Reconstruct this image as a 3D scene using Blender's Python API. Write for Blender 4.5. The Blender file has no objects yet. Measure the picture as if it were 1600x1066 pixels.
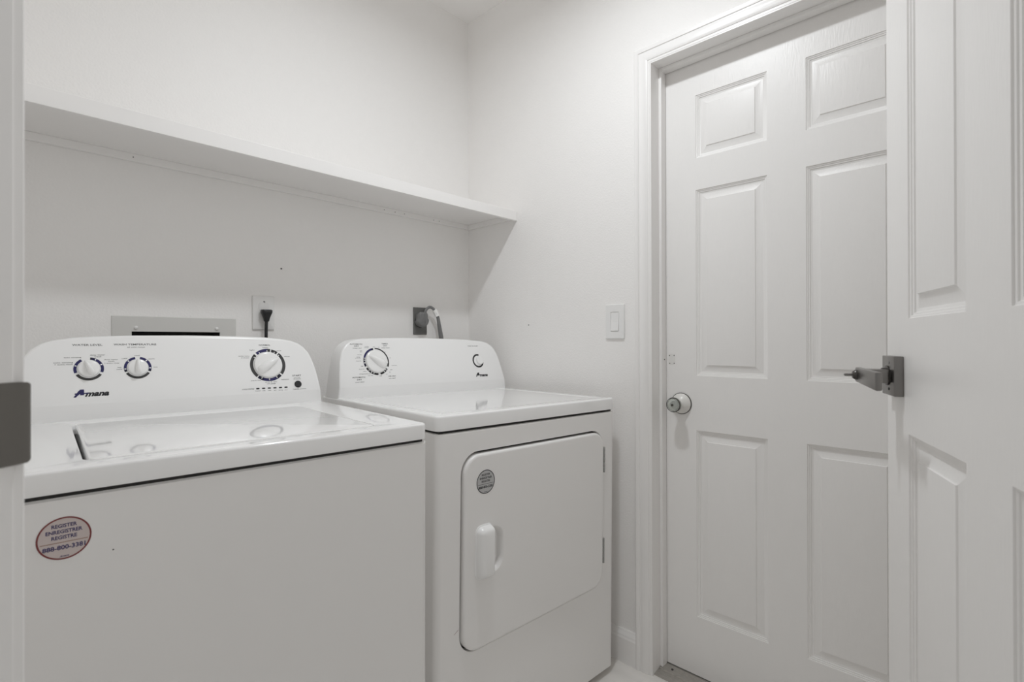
import bpy, bmesh, math
from mathutils import Vector, Matrix
S = bpy.context.scene
C = S.collection
PI = math.pi
H = 1.125                     # camera height above the floor

# ------------------------------------------------------------------ camera, world, lights, exposure
def view_rows(yaw, pitch, roll):
    a, b, c = map(math.radians, (yaw, pitch, roll))
    M = Matrix(((math.sin(a), -math.cos(a), 0), (0, 0, 1), (math.cos(a), math.sin(a), 0)))
    Rx = Matrix(((1, 0, 0), (0, math.cos(b), -math.sin(b)), (0, math.sin(b), math.cos(b))))
    Rz = Matrix(((math.cos(c), -math.sin(c), 0), (math.sin(c), math.cos(c), 0), (0, 0, 1)))
    return Rz @ Rx @ M
R = view_rows(43.9374, 0.15577, 0.13133)
cam = bpy.data.objects.new('camera', bpy.data.cameras.new('camera')); C.objects.link(cam)
M3 = Matrix((R[0], R[1], -R[2])).transposed()
cam.matrix_world = Matrix.Translation((0, 0, H)) @ M3.to_4x4()
cam.data.sensor_width = 36; cam.data.lens = 799.97 / 1600 * 36
cam.data.shift_y = -2.014 / 1600; cam.data.clip_start = 0.01
cam.data.dof.use_dof = True; cam.data.dof.aperture_fstop = 8.0; cam.data.dof.focus_distance = 1.6
S.camera = cam
S.view_settings.view_transform = 'Standard'; S.view_settings.look = 'None'
S.view_settings.gamma = 1.0; S.view_settings.use_curve_mapping = False
S.view_settings.exposure = 0.0
S.cycles.max_bounces = 24; S.cycles.diffuse_bounces = 16; S.cycles.glossy_bounces = 6   # a small white room: light bounces many times

w = bpy.data.worlds.new('hall_light'); S.world = w; w.use_nodes = True
w.node_tree.nodes['Background'].inputs[0].default_value = (1, 0.995, 0.985, 1)
w.node_tree.nodes['Background'].inputs[1].default_value = 0.38

ld = bpy.data.lights.new('ceiling_bulb', 'AREA'); ld.shape = 'DISK'; ld.size = 0.12; ld.energy = 8.8
ld.color = (0.965, 1, 1.03); ld.spread = math.radians(176)
lo = bpy.data.objects.new('ceiling_bulb', ld); C.objects.link(lo); lo.location = (0.85, 0.785, H + 1.385)

# ------------------------------------------------------------------ materials
def mat(name, col, rough=0.5, metal=0.0, bump=0.0, scale=60.0, coat=0.0, var=0.0, stretch=None, spec=0.5, trans=0.0):
    m = bpy.data.materials.new(name); m.use_nodes = True
    nt = m.node_tree; b = nt.nodes['Principled BSDF']
    b.inputs['Base Color'].default_value = (*col, 1); b.inputs['Roughness'].default_value = rough
    b.inputs['Metallic'].default_value = metal; b.inputs['Coat Weight'].default_value = coat
    b.inputs['Coat Roughness'].default_value = 0.04
    b.inputs['Specular IOR Level'].default_value = spec
    b.inputs['Transmission Weight'].default_value = trans
    tc = nt.nodes.new('ShaderNodeTexCoord'); mp = nt.nodes.new('ShaderNodeMapping')
    nt.links.new(tc.outputs['Object'], mp.inputs[0])
    if stretch: mp.inputs['Scale'].default_value = stretch
    n = nt.nodes.new('ShaderNodeTexNoise'); n.inputs['Scale'].default_value = scale; n.inputs['Detail'].default_value = 4
    nt.links.new(mp.outputs[0], n.inputs['Vector'])
    if bump > 0:
        bp = nt.nodes.new('ShaderNodeBump'); bp.inputs['Strength'].default_value = 1.0; bp.inputs['Distance'].default_value = bump
        nt.links.new(n.outputs['Fac'], bp.inputs['Height']); nt.links.new(bp.outputs[0], b.inputs['Normal'])
    mx = nt.nodes.new('ShaderNodeMix'); mx.data_type = 'RGBA'
    mx.inputs[6].default_value = (*[c * (1 - var) for c in col], 1); mx.inputs[7].default_value = (*[min(1, c * (1 + var)) for c in col], 1)
    n2 = nt.nodes.new('ShaderNodeTexNoise'); n2.inputs['Scale'].default_value = scale if stretch else 3.0
    nt.links.new(mp.outputs[0], n2.inputs['Vector'])
    nt.links.new(n2.outputs['Fac'], mx.inputs[0]); nt.links.new(mx.outputs[2], b.inputs['Base Color'])
    return m
M = {}
M['wall'] = mat('painted_wall', (0.89, 0.878, 0.865), 0.55, bump=0.0009, scale=170, var=0.01, spec=0.3)
M['ceil'] = mat('ceiling_paint', (0.89, 0.878, 0.865), 0.8, bump=0.0006, scale=120, var=0.01, spec=0.2)
M['trim'] = mat('trim_paint', (0.88, 0.868, 0.856), 0.32, bump=0.00015, scale=60, var=0.015)
M['door'] = mat('door_paint', (0.882, 0.871, 0.858), 0.36, bump=0.0005, scale=26, var=0.006, stretch=(9, 9, 1.3))
M['shelf'] = mat('shelf_paint', (0.88, 0.868, 0.856), 0.4, bump=0.0002, scale=50, var=0.02)
M['enamel'] = mat('lit_top_enamel', (0.92, 0.92, 0.917), 0.11, coat=0.6, var=0.004)  # same paint as the cabinets, lightened for the light on the tops
M['panel_enamel'] = mat('cabinet_enamel', (0.872, 0.862, 0.851), 0.3, coat=0.15, bump=0.00005, scale=400, var=0.004)
M['plastic'] = mat('console_plastic', (0.9, 0.9, 0.897), 0.26, var=0.004)
M['knob'] = mat('knob_plastic', (0.9, 0.9, 0.895), 0.2, var=0.004)
M['dark'] = mat('dark_gap', (0.03, 0.029, 0.027), 0.8)
M['black'] = mat('black_rubber', (0.012, 0.012, 0.013), 0.4)
M['ink'] = mat('black_ink', (0.015, 0.015, 0.018), 0.45)
M['greyink'] = mat('grey_ink', (0.09, 0.09, 0.095), 0.45)
M['blueink'] = mat('navy_ink', (0.018, 0.016, 0.10), 0.4)
M['darkink'] = mat('charcoal_ink', (0.045, 0.045, 0.045), 0.4)
M['redink'] = mat('maroon_ink', (0.21, 0.045, 0.045), 0.5)
M['purpleink'] = mat('violet_ink', (0.045, 0.035, 0.13), 0.5)
M['tanink'] = mat('tan_ink', (0.33, 0.2, 0.14), 0.5)
M['pinkfilm'] = mat('sticker_film', (0.62, 0.54, 0.52), 0.28, var=0.06)
M['greyfilm'] = mat('grey_sticker_film', (0.50, 0.50, 0.50), 0.28, var=0.04)
M['nickel'] = mat('satin_nickel', (0.25, 0.24, 0.23), 0.32, metal=0.9, var=0.02)
M['nickel2'] = mat('dark_nickel', (0.09, 0.085, 0.08), 0.3, metal=0.9)
M['strike'] = mat('aged_nickel', (0.17, 0.16, 0.145), 0.42, metal=0.35, var=0.03)
M['hinge'] = mat('hinge_grey', (0.36, 0.36, 0.35), 0.4, metal=0.2)
M['steel'] = mat('grey_steel', (0.28, 0.28, 0.28), 0.4, metal=0.7)
M['boxmetal'] = mat('grey_plate', (0.68, 0.675, 0.655), 0.4, var=0.02)
M['greyplate'] = mat('grey_outlet', (0.15, 0.15, 0.145), 0.45)
M['greycord'] = mat('grey_cord', (0.19, 0.19, 0.19), 0.42)
M['paper'] = mat('white_tag', (0.95, 0.95, 0.94), 0.5)
M['whiteplastic'] = mat('white_wall_plate', (0.84, 0.838, 0.83), 0.3)
M['outlet'] = mat('outlet_plate', (0.8, 0.795, 0.785), 0.35)
M['porcelain'] = mat('white_porcelain', (0.78, 0.77, 0.74), 0.25, var=0.03)
M['glass'] = mat('knob_glass', (0.86, 0.89, 0.86), 0.06, trans=0.8, var=0.05)
M['putty'] = mat('white_putty', (0.80, 0.79, 0.77), 0.7)
M['alu'] = mat('threshold_metal', (0.46, 0.44, 0.41), 0.35, metal=0.65, bump=0.0002, scale=40, var=0.25, stretch=(8, 2, 2))
M['tile'] = mat('floor_tile', (0.8, 0.78, 0.75), 0.25, bump=0.0001, scale=5, var=0.12, stretch=(3.5, 0.7, 1))

# ------------------------------------------------------------------ helpers
def obj(name, bm, m, parent=None, smooth=None, loc=None):
    me = bpy.data.meshes.new(name)
    bmesh.ops.recalc_face_normals(bm, faces=bm.faces)
    bm.to_mesh(me); bm.free()
    for k in (m if isinstance(m, (list, tuple)) else [m]): me.materials.append(M[k])
    if smooth is not None:
        for p in me.polygons: p.use_smooth = True
        me.set_sharp_from_angle(angle=math.radians(smooth))
    o = bpy.data.objects.new(name, me); C.objects.link(o)
    if parent: o.parent = parent
    if loc: o.location = loc
    return o
def tag(o, label, cat, group=None):
    o['label'] = label; o['category'] = cat
    if group: o['group'] = group
    return o
def struct(o, label=None):
    o['kind'] = 'structure'
    if label: o['label'] = label
    return o
def empty(name, loc, rot=(0, 0, 0)):
    o = bpy.data.objects.new(name, None); C.objects.link(o); o.location = loc; o.rotation_euler = rot
    o.empty_display_size = 0.05
    return o
def box(bm, x0, x1, y0, y1, z0, z1, bev=0.0, T=None, seg=2):
    r = bmesh.ops.create_cube(bm, size=1)
    vs = r['verts']
    for v in vs:
        v.co = Vector((x0 + (v.co.x + .5) * (x1 - x0), y0 + (v.co.y + .5) * (y1 - y0), z0 + (v.co.z + .5) * (z1 - z0)))
    if bev > 0:
        es = list({e for v in vs for e in v.link_edges})
        rr = bmesh.ops.bevel(bm, geom=es, offset=bev, segments=seg, profile=0.5, affect='EDGES')
        vs = list({v for f in rr['faces'] for v in f.verts} | {v for v in vs if v.is_valid})
    if T:
        for v in vs: v.co = T @ v.co
    return bm
def nb(): return bmesh.new()
def loft(bm, rings, cap0=True, cap1=True, closed=True, mi=0):
    vr = [[bm.verts.new(p) for p in r] for r in rings]
    n = len(vr[0])
    for a, b in zip(vr, vr[1:]):
        for i in range(n if closed else n - 1):
            j = (i + 1) % n
            bm.faces.new((a[i], a[j], b[j], b[i])).material_index = mi
    if cap0: bm.faces.new(vr[0][::-1]).material_index = mi
    if cap1: bm.faces.new(vr[-1]).material_index = mi
    return vr
def rr2(x0, x1, y0, y1, r, n=6):
    """rounded rectangle, list of 2D points; r may be a 4-list (x1y1, x0y1, x0y0, x1y0)"""
    rs = r if isinstance(r, (list, tuple)) else [r] * 4
    out = []
    for (cx, cy, a0, q) in ((x1, y1, 0, rs[0]), (x0, y1, 90, rs[1]), (x0, y0, 180, rs[2]), (x1, y0, 270, rs[3])):
        sx = -1 if cx == x1 else 1; sy = -1 if cy == y1 else 1
        for k in range(n + 1):
            a = math.radians(a0 + 90 * k / n)
            out.append((cx + sx * q + q * math.cos(a), cy + sy * q + q * math.sin(a)))
    return out
def lathe(bm, prof, T, n=32, mi=0, cap0=False, cap1=True):
    """profile [(radius, height)] around local z of T"""
    rings = [[T @ Vector((r * math.cos(2 * PI * k / n), r * math.sin(2 * PI * k / n), h)) for k in range(n)] for r, h in prof]
    loft(bm, rings, cap0, cap1, True, mi)
def tube(bm, pts, rad, n=10, flat=1.0, mi=0):
    pts = [Vector(p) for p in pts]
    rings = []
    for i, p in enumerate(pts):
        t = (pts[min(i + 1, len(pts) - 1)] - pts[max(i - 1, 0)]).normalized()
        a = t.cross(Vector((0, 1, 0)))
        if a.length < 1e-3: a = t.cross(Vector((1, 0, 0)))
        a.normalize(); b = t.cross(a)
        r = rad[i] if isinstance(rad, (list, tuple)) else rad
        rings.append([p + a * (r * math.cos(2 * PI * k / n)) + b * (r * flat * math.sin(2 * PI * k / n)) for k in range(n)])
    loft(bm, rings)
def spline(pts, k=6):
    P = [Vector(p) for p in pts]; out = []
    for i in range(len(P) - 1):
        p0, p1, p2, p3 = P[max(i - 1, 0)], P[i], P[i + 1], P[min(i + 2, len(P) - 1)]
        for j in range(k):
            t = j / k
            out.append(0.5 * ((2 * p1) + (-p0 + p2) * t + (2 * p0 - 5 * p1 + 4 * p2 - p3) * t * t + (-p0 + 3 * p1 - 3 * p2 + p3) * t ** 3))
    out.append(P[-1]); return out
def frame(o, ex, ey):
    ex = Vector(ex).normalized(); ey = Vector(ey).normalized(); ez = ex.cross(ey)
    m = Matrix((ex, ey, ez)).transposed().to_4x4(); m.translation = Vector(o); return m

def lettering(name, items, T, parent, mats, lift=0.00025):
    """items: (text, cx, cy, width, cap height, material index, [shear], [weight], [rotation]); flat print on frame T"""
    bm = nb()
    for it in items:
        s, cx, cy, wd, ht, mi = it[:6]
        sh = it[6] if len(it) > 6 else 0; wt = it[7] if len(it) > 7 else 0; rot = it[8] if len(it) > 8 else 0
        cu = bpy.data.curves.new('text', 'FONT'); cu.body = s; cu.shear = sh; cu.offset = wt; cu.resolution_u = 2
        to = bpy.data.objects.new('text', cu); C.objects.link(to)
        bpy.context.view_layer.update()
        me = to.to_mesh()
        xs = [v.co.x for v in me.vertices]; ys = [v.co.y for v in me.vertices]
        if xs:
            x0, x1 = min(xs), max(xs); y0, y1 = min(ys), max(ys)
            sx = wd / (x1 - x0); sy = ht / 0.70
            ca, sa = math.cos(rot), math.sin(rot)
            base = len(bm.verts)
            vs = []
            for v in me.vertices:
                px = (v.co.x - (x0 + x1) / 2) * sx; py = (v.co.y - 0.35) * sy
                vs.append(bm.verts.new(T @ Vector((cx + px * ca - py * sa, cy + px * sa + py * ca, lift))))
            for p in me.polygons:
                try: bm.faces.new([vs[i] for i in p.vertices]).material_index = mi
                except ValueError: pass
        to.to_mesh_clear(); bpy.data.objects.remove(to); bpy.data.curves.remove(cu)
    o = bpy.data.meshes.new(name); bm.to_mesh(o); bm.free()
    for k in mats: o.materials.append(M[k])
    ob = bpy.data.objects.new(name, o); C.objects.link(ob); ob.parent = parent
    return ob
def split_lettering(items, T, root):
    for it in items:
        if it[4] >= 0.0034: lettering('printed_word', [tuple(it) + (0,) * (7 - len(it)) + (0.012,) if len(it) < 8 else it], T, root, ['greyink', 'ink'])
    small = [it if len(it) > 7 else (tuple(it) + (0,) * (7 - len(it)) + (0.01,)) for it in items if it[4] < 0.0034]
    lettering('small_lettering', small, T, root, ['greyink', 'ink'])['kind'] = 'stuff'
def flat_poly(bm, T, pts, lift, mi=0):
    bm.faces.new([bm.verts.new(T @ Vector((x, y, lift))) for x, y in pts]).material_index = mi
def arc(bm, T, cx, cy, r0, r1, a0, a1, lift, mi=0):
    n = max(2, int(abs(a1 - a0) / 6)); P = []
    for k in range(n + 1):
        a = math.radians(a0 + (a1 - a0) * k / n)
        P.append((bm.verts.new(T @ Vector((cx + r0 * math.cos(a), cy + r0 * math.sin(a), lift))),
                  bm.verts.new(T @ Vector((cx + r1 * math.cos(a), cy + r1 * math.sin(a), lift)))))
    for a, b in zip(P, P[1:]): bm.faces.new((a[0], a[1], b[1], b[0])).material_index = mi

# ------------------------------------------------------------------ the room
XW, YB, ZC = 1.5721, 1.7932, H + 1.4753
XL, YF = -0.36, -0.37
DX = 1.648                                   # face of the closed door
DY1, DY0 = 0.8451, 0.0831                    # its visible edges
JY1, JY0 = 0.855, 0.073                      # faces of the jambs
JZ = H + 0.9335
e1 = Vector((0.552, -0.834, 0)).normalized(); n1 = Vector((-e1.y, e1.x, 0))   # doorway wall: along, into the room
SJ = Vector((0.0165, 0.500, 0))              # latch jamb, room side corner
HG = Vector((0.4280, -0.1198, 0))            # hinge corner of the open door

bm = nb()
box(bm, -1.6, XW + 0.3, -1.8, YB + 0.12, -0.05, 0)
struct(obj('floor', bm, 'tile'))
bm = nb()
box(bm, -1.6, XW + 0.12, -1.8, YB + 0.12, ZC, ZC + 0.06)
struct(obj('ceiling', bm, 'ceil'))
# back wall with the opening of the valve box
vx0, vx1, vz0, vz1 = 0.2976, 0.5263, H - 0.125, H + 0.0305
bm = nb()
xs = [XL - 0.12, vx0, vx1, XW + 0.12]; zs = [0, vz0, vz1, ZC]
for i in range(3):
    for k in range(3):
        if (i, k) != (1, 1): box(bm, xs[i], xs[i + 1], YB, YB + 0.12, zs[k], zs[k + 1])
bmesh.ops.remove_doubles(bm, verts=bm.verts, dist=1e-5)
struct(obj('wall_back', bm, 'wall'))
# right wall with the door opening
bm = nb()
box(bm, XW, XW + 0.12, JY1 + 0.019, YB, 0, ZC)
box(bm, XW, XW + 0.12, YF - 0.1, JY0 - 0.019, 0, ZC)
box(bm, XW, XW + 0.12, JY0 - 0.019, JY1 + 0.019, JZ + 0.019, ZC)
struct(obj('wall_right', bm, 'wall'))
bm = nb()
box(bm, XL - 0.12, XL, 1.05, YB, 0, ZC)
struct(obj('wall_left', bm, 'wall'))
def wframe(o):                                # local x along e1, y into the room
    m = Matrix((e1, n1, Vector((0, 0, 1)))).transposed().to_4x4(); m.translation = o; return m
TW = wframe(SJ)
LW = (HG - SJ).length
bm = nb()
box(bm, -0.69, -0.019, -0.115, 0, 0, ZC, T=TW)
box(bm, LW + 0.022, LW + 0.45, -0.115, 0, 0, ZC, T=TW)
box(bm, -0.019, LW + 0.022, -0.115, 0, H + 1.10, ZC, T=TW)
struct(obj('wall_doorway', bm, 'wall'))
bm = nb()
box(bm, 0.55, XW + 0.12, YF - 0.1, YF, 0, ZC)
struct(obj('wall_front', bm, 'wall'))

# baseboards
def base_prof(t=0.0145, h=0.113):
    return [(0, 0), (t, 0), (t, h - 0.028), (t * .86, h - 0.022), (t * .80, h - 0.016), (t * .45, h - 0.006), (t * .3, h), (0, h)]
bm = nb()
ring = lambda y: [Vector((XW - d, y, z)) for d, z in base_prof()]
loft(bm, [ring(0.9143), ring(YB - 0.0145)])
struct(obj('baseboard_right', bm, 'trim'))
bm = nb()
ring = lambda x: [Vector((x, YB - d, z)) for d, z in base_prof()]
loft(bm, [ring(XL), ring(XW - 0.0145)])
struct(obj('baseboard_back', bm, 'trim'))

# closed door: jamb, stop and casing
tr = empty('trim_1', (XW, DY1, 0)); struct(tr)
inv = Matrix.Translation(tr.location).inverted()
def jobj(name, bm, m, root, smooth=None):
    bm.transform(root.matrix_basis.inverted()); return obj(name, bm, m, root, smooth)
bm = nb()
box(bm, 1.5625, XW + 0.12, JY1, JY1 + 0.019, 0, JZ + 0.019)
jobj('jamb', bm, 'trim', tr)
bm = nb(); box(bm, 1.5625, XW + 0.12, JY0 - 0.019, JY0, 0, JZ + 0.019); jobj('jamb', bm, 'trim', tr)
bm = nb(); box(bm, 1.5625, XW + 0.12, JY0, JY1, JZ, JZ + 0.019); jobj('jamb_head', bm, 'trim', tr)
bm = nb(); box(bm, 1.6145, DX - 0.0030, DY1 - 0.0005, JY1, 0.012, JZ, bev=0.0015); jobj('door_stop', bm, 'trim', tr)
bm = nb(); box(bm, 1.6145, DX - 0.0030, JY0, DY0 + 0.0005, 0.012, JZ, bev=0.0015); jobj('door_stop', bm, 'trim', tr)
bm = nb(); box(bm, 1.6145, DX - 0.0030, DY0, DY1, H + 0.9225, JZ, bev=0.0015); jobj('door_stop', bm, 'trim', tr)
CP = [(0, 0), (0, 0.0085), (0.0015, 0.0105), (0.0055, 0.0108), (0.0068, 0.0088), (0.0085, 0.0088), (0.010, 0.0115), (0.017, 0.0142),
      (0.026, 0.0154), (0.034, 0.0146), (0.040, 0.0128), (0.0415, 0.0128), (0.0425, 0.0152), (0.050, 0.0172), (0.0545, 0.0168),
      (0.0575, 0.0150), (0.0585, 0.0110), (0.0600, 0.0105), (0.0600, 0)]
def casing(yi1, yi0, zi):
    bm = nb()
    R_ = []
    R_.append([Vector((XW - h, yi1 + w_, 0)) for w_, h in CP])
    R_.append([Vector((XW - h, yi1 + w_, zi + w_)) for w_, h in CP])
    R_.append([Vector((XW - h, yi0 - w_, zi + w_)) for w_, h in CP])
    R_.append([Vector((XW - h, yi0 - w_, 0)) for w_, h in CP])
    loft(bm, R_)
    return bm
jobj('casing', casing(0.8545 + 0.0035, JY0 - 0.0035, H + 0.9365), 'trim', tr, 25)
bm = nb(); lathe(bm, [(0.0024, 0), (0.0024, 0.0006)], frame((1.632, DY1 - 0.0006, H - 0.0645), (1, 0, 0), (0, 0, 1)), 12)
jobj('strike_hole', bm, 'dark', tr)

# six panel door leaf, local x from hinge edge to latch edge, face at y = 0 looking to +y, z up
PP = [(0.0, 0.0), (0.0008, 0.0022), (0.0040, 0.0030), (0.0048, 0.0048), (0.0082, 0.0056), (0.0090, 0.0078), (0.0125, 0.0086),
      (0.0142, 0.0094), (0.0160, 0.0092), (0.0345, 0.0036), (0.0358, 0.0014), (0.0375, 0.0012)]
def door_leaf(root, Wd, z0, z1, cols, rows, th=0.035, y=0.0, flip=1):
    def P(x, d, z): return Vector((x, y - flip * d, z))
    bm = nb()
    xs = [0] + [v for c in cols for v in c] + [Wd]; zs = [z0] + [v for r_ in rows for v in r_] + [z1]
    for side in (0, 1):
        d = 0 if side == 0 else th
        for i in range(len(xs) - 1):
            for k in range(len(zs) - 1):
                if i % 2 == 1 and k % 2 == 1: continue
                bm.faces.new([bm.verts.new(P(a, d, b)) for a, b in ((xs[i], zs[k]), (xs[i + 1], zs[k]), (xs[i + 1], zs[k + 1]), (xs[i], zs[k + 1]))])
    for a, b in (((0, z0), (Wd, z0)), ((Wd, z0), (Wd, z1)), ((Wd, z1), (0, z1)), ((0, z1), (0, z0))):
        bm.faces.new([bm.verts.new(P(a[0], 0, a[1])), bm.verts.new(P(b[0], 0, b[1])), bm.verts.new(P(b[0], th, b[1])), bm.verts.new(P(a[0], th, a[1]))])
    bmesh.ops.remove_doubles(bm, verts=bm.verts, dist=1e-5)
    leaf = obj('door_leaf', bm, 'door', root)
    for cx0, cx1 in cols:
        for cz0, cz1 in rows:
            bm = nb()
            def ring(w_, d): return [P(a, d, b) for a, b in ((cx0 + w_, cz0 + w_), (cx1 - w_, cz0 + w_), (cx1 - w_, cz1 - w_), (cx0 + w_, cz1 - w_))]
            loft(bm, [ring(w_, th - d) for w_, d in PP[::-1]] + [], cap0=True, cap1=False)
            loft(bm, [ring(w_, d) for w_, d in PP], cap0=False, cap1=True)
            pm = obj('door_panel', bm, 'door', root, 22)
    return leaf
rows1 = [(H - 0.9139, H - 0.2973), (H - 0.1160, H + 0.5001), (H + 0.6051, H + 0.8147)]
d1 = empty('door_1', (DX, DY0 - 0.008, 0), (0, 0, PI / 2)); struct(d1)
c1, pw = 0.1064, 0.2219
Wd = 0.762 + 0.016
a = 0.008 + c1
cols1 = [(a, a + pw), (Wd - a - pw, Wd - a)]
door_leaf(d1, Wd, 0.0155, H + 0.9305, cols1, rows1)
d1i = Matrix.Translation((DX, DY0 - 0.008, 0)) @ Matrix.Rotation(PI / 2, 4, 'Z')
# knob of the closed door
kn = empty('door_knob', d1i.inverted() @ Vector((DX, 0.791, H - 0.2122))); kn.parent = d1
KT = frame((0, 0, 0), (1, 0, 0), (0, 0, 1)); KT = frame((0, 0, 0), (-1, 0, 0), (0, 0, 1))   # z = local +y
bm = nb()
lathe(bm, [(0.0362, 0.0), (0.0362, 0.0022), (0.0345, 0.0035)], KT, 40); obj('rosette_shadow', bm, 'nickel2', kn, 40)  # dark ring modelled in place of the shadow round the rosette
bm = nb()
lathe(bm, [(0.0342, 0.0035), (0.0335, 0.0065), (0.0300, 0.0120), (0.0230, 0.0180), (0.0160, 0.0240), (0.0125, 0.0300), (0.0120, 0.0370)], KT, 40)
obj('rosette', bm, 'porcelain', kn, 40)
bm = nb()
lathe(bm, [(0.0125, 0.036), (0.0200, 0.0400), (0.0236, 0.0470), (0.0240, 0.0560), (0.0225, 0.0600)], KT, 12); obj('glass_head', bm, 'glass', kn)
bm = nb()
lathe(bm, [(0.0243, 0.0565), (0.0248, 0.0590), (0.0240, 0.0615), (0.0222, 0.0618)], KT, 40, cap1=False); obj('head_rim', bm, 'nickel2', kn, 40)
bm = nb()
lathe(bm, [(0.0215, 0.0602), (0.0190, 0.0640), (0.0110, 0.0662), (0.0040, 0.0668)], KT, 10); obj('glass_face', bm, 'glass', kn)
bm = nb(); lathe(bm, [(0.0042, 0.0665), (0.0042, 0.0690), (0.0030, 0.0698)], KT, 16); obj('knob_screw', bm, 'nickel2', kn)
for i, (yy, zz) in enumerate(((0.8337, -0.0509), (0.8171, -0.0505), (0.8329, -0.0776), (0.8171, -0.0773))):
    p = d1i.inverted() @ Vector((DX, yy, H + zz))
    bm = nb(); lathe(bm, [(0.0018, -0.001), (0.0018, 0.00045)], frame(p, (-1, 0, 0), (0, 0, 1)), 12)
    obj('screw_hole', bm, 'dark', d1)
p = d1i.inverted() @ Vector((DX, 0.825, H - 0.064))
bm = nb(); T = frame(p, (-1, 0, 0), (0, 0, 1))
loft(bm, [[T @ Vector((x, y, h)) for x, y in rr2(-0.013, 0.011, -0.019, 0.019, 0.006)] for h in (0, 0.0003)])
obj('putty_patch', bm, 'putty', d1)

# threshold
th = empty('trim_2', (XW + 0.05, 0.46, 0)); struct(th)
bm = nb()
prof = [(1.574, 0.0), (1.574, 0.004), (1.590, 0.0075), (1.604, 0.0080), (1.606, 0.0115), (1.640, 0.0128), (1.700, 0.0128), (1.700, 0)]
loft(bm, [[Vector((x, y, z)) for x, z in prof] for y in (JY0 + 0.0005, JY1 - 0.0005)])
jobj('threshold_plate', bm, 'alu', th)
for yy in (0.815, 0.46, 0.11):
    bm = nb(); lathe(bm, [(0.0042, 0.0), (0.0042, 0.0135), (0.003, 0.0143)], Matrix.Translation((1.624, yy, 0)), 14)
    jobj('screw', bm, 'nickel2', th, 40)

# ------------------------------------------------------------------ latch side jamb of the near doorway
jt = empty('trim_3', SJ); struct(jt)
bm = nb(); box(bm, -0.019, 0.0, -0.115, 0.0, 0, H + 1.10, bev=0.0015, T=TW); jobj('jamb', bm, 'trim', jt)
bm = nb(); box(bm, 0.0, 0.011, -0.080, -0.040, 0, H + 1.10, bev=0.002, T=TW); jobj('door_stop', bm, 'trim', jt)
bm = nb()
cpa = [(w_ + 0.0045, h) for w_, h in CP]
loft(bm, [[TW @ Vector((-w_, h, z)) for w_, h in cpa] for z in (0, H + 1.165)])
jobj('casing', bm, 'trim', jt, 25)
# strike plate with a curled lip
bm = nb()
zc = H - 0.0570; hh = 0.0290
outl = []
path = [(-0.030, 0.0010), (-0.004, 0.0010), (0.002, 0.0016), (0.0065, 0.0026), (0.0095, 0.0012), (0.0108, -0.0022)]   # (into room, off the jamb)
secs = []
for i, (q, off) in enumerate(path):
    f = 1.0 if i < 3 else (0.985, 0.93, 0.76)[i - 3]
    a0, b0 = TW @ Vector((off, q, zc - hh * f)), TW @ Vector((off, q, zc + hh * f))
    a1, b1 = TW @ Vector((off - 0.0014, q - (0.0012 if i > 2 else 0), zc - hh * f)), TW @ Vector((off - 0.0014, q - (0.0012 if i > 2 else 0), zc + hh * f))
    secs.append([a0, b0, b1, a1])
loft(bm, secs)
st = jobj('strike_plate', bm, 'strike', jt, 50)
bm = nb()
for zz in (zc - 0.021, zc + 0.021):
    lathe(bm, [(0.0035, 0.0008), (0.0032, 0.0016)], frame(TW @ Vector((0, -0.017, zz)), n1, (0, 0, 1)) @ Matrix.Rotation(PI, 4, 'X'), 14)
jobj('strike_screws', bm, 'nickel', jt)
# hinge side
bm = nb(); box(bm, LW + 0.003, LW + 0.022, -0.115, 0.0, 0, H + 1.10, T=TW); jobj('jamb', bm, 'trim', jt)
bm = nb(); box(bm, -0.019, LW + 0.022, -0.115, 0.0, H + 1.081, H + 1.10, T=TW); jobj('jamb_head', bm, 'trim', jt)

# ------------------------------------------------------------------ open door (hinged at HG), seen at a flat angle
ang = math.radians(21.578)
WD = 0.731
d2 = empty('door_2', (HG.x, HG.y, 0), (0, 0, ang)); struct(d2)
q = 0.205
cols2 = [(0.108, 0.108 + q), (WD - 0.108 - q, WD - 0.108)]
rows2 = [(H - 0.762, H - 0.1471), (H + 0.0341, H + 0.650), (H + 0.755, H + 0.965)]
door_leaf(d2, WD, 0.012, H + 1.078, cols2, rows2)
lv = empty('door_lever', (WD - 0.0545, 0, H - 0.0587)); lv.parent = d2
def LB(name, m, x0, x1, y0, y1, z0, z1, bev):
    bm = nb(); box(bm, x0, x1, y0, y1, z0, z1, bev=bev); return obj(name, bm, m, lv, 35)
LB('square_rosette', 'nickel', -0.0325, 0.0325, 0.0, 0.0135, -0.0325, 0.0325, 0.0012)
LT = frame((0, 0, 0), (-1, 0, 0), (0, 0, 1))
bm = nb(); lathe(bm, [(0.0165, 0.013), (0.0165, 0.016), (0.0125, 0.0165), (0.0125, 0.022)], LT, 28); obj('collar', bm, 'nickel2', lv, 40)
LB('lever_neck', 'nickel', -0.023, 0.0125, 0.0175, 0.052, -0.0120, 0.0105, 0.002)
bm = nb()
box(bm, -0.112, 0.0135, 0.0475, 0.0575, -0.0125, 0.0125, bev=0.0026)
for v in bm.verts:
    f = (0.0135 - v.co.x) / 0.1255; v.co.z = v.co.z * (1 + 0.14 * f) - 0.0035 * f
obj('lever_bar', bm, 'nickel', lv, 35)
bm = nb(); lathe(bm, [(0.0085, 0.0575), (0.0085, 0.0600), (0.0065, 0.0625), (0.0055, 0.064)], LT, 24); obj('privacy_button', bm, 'nickel2', lv, 40)
LB('thumb_turn', 'nickel', -0.0045, 0.0045, 0.060, 0.076, -0.0022, 0.0022, 0.0012)
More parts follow.
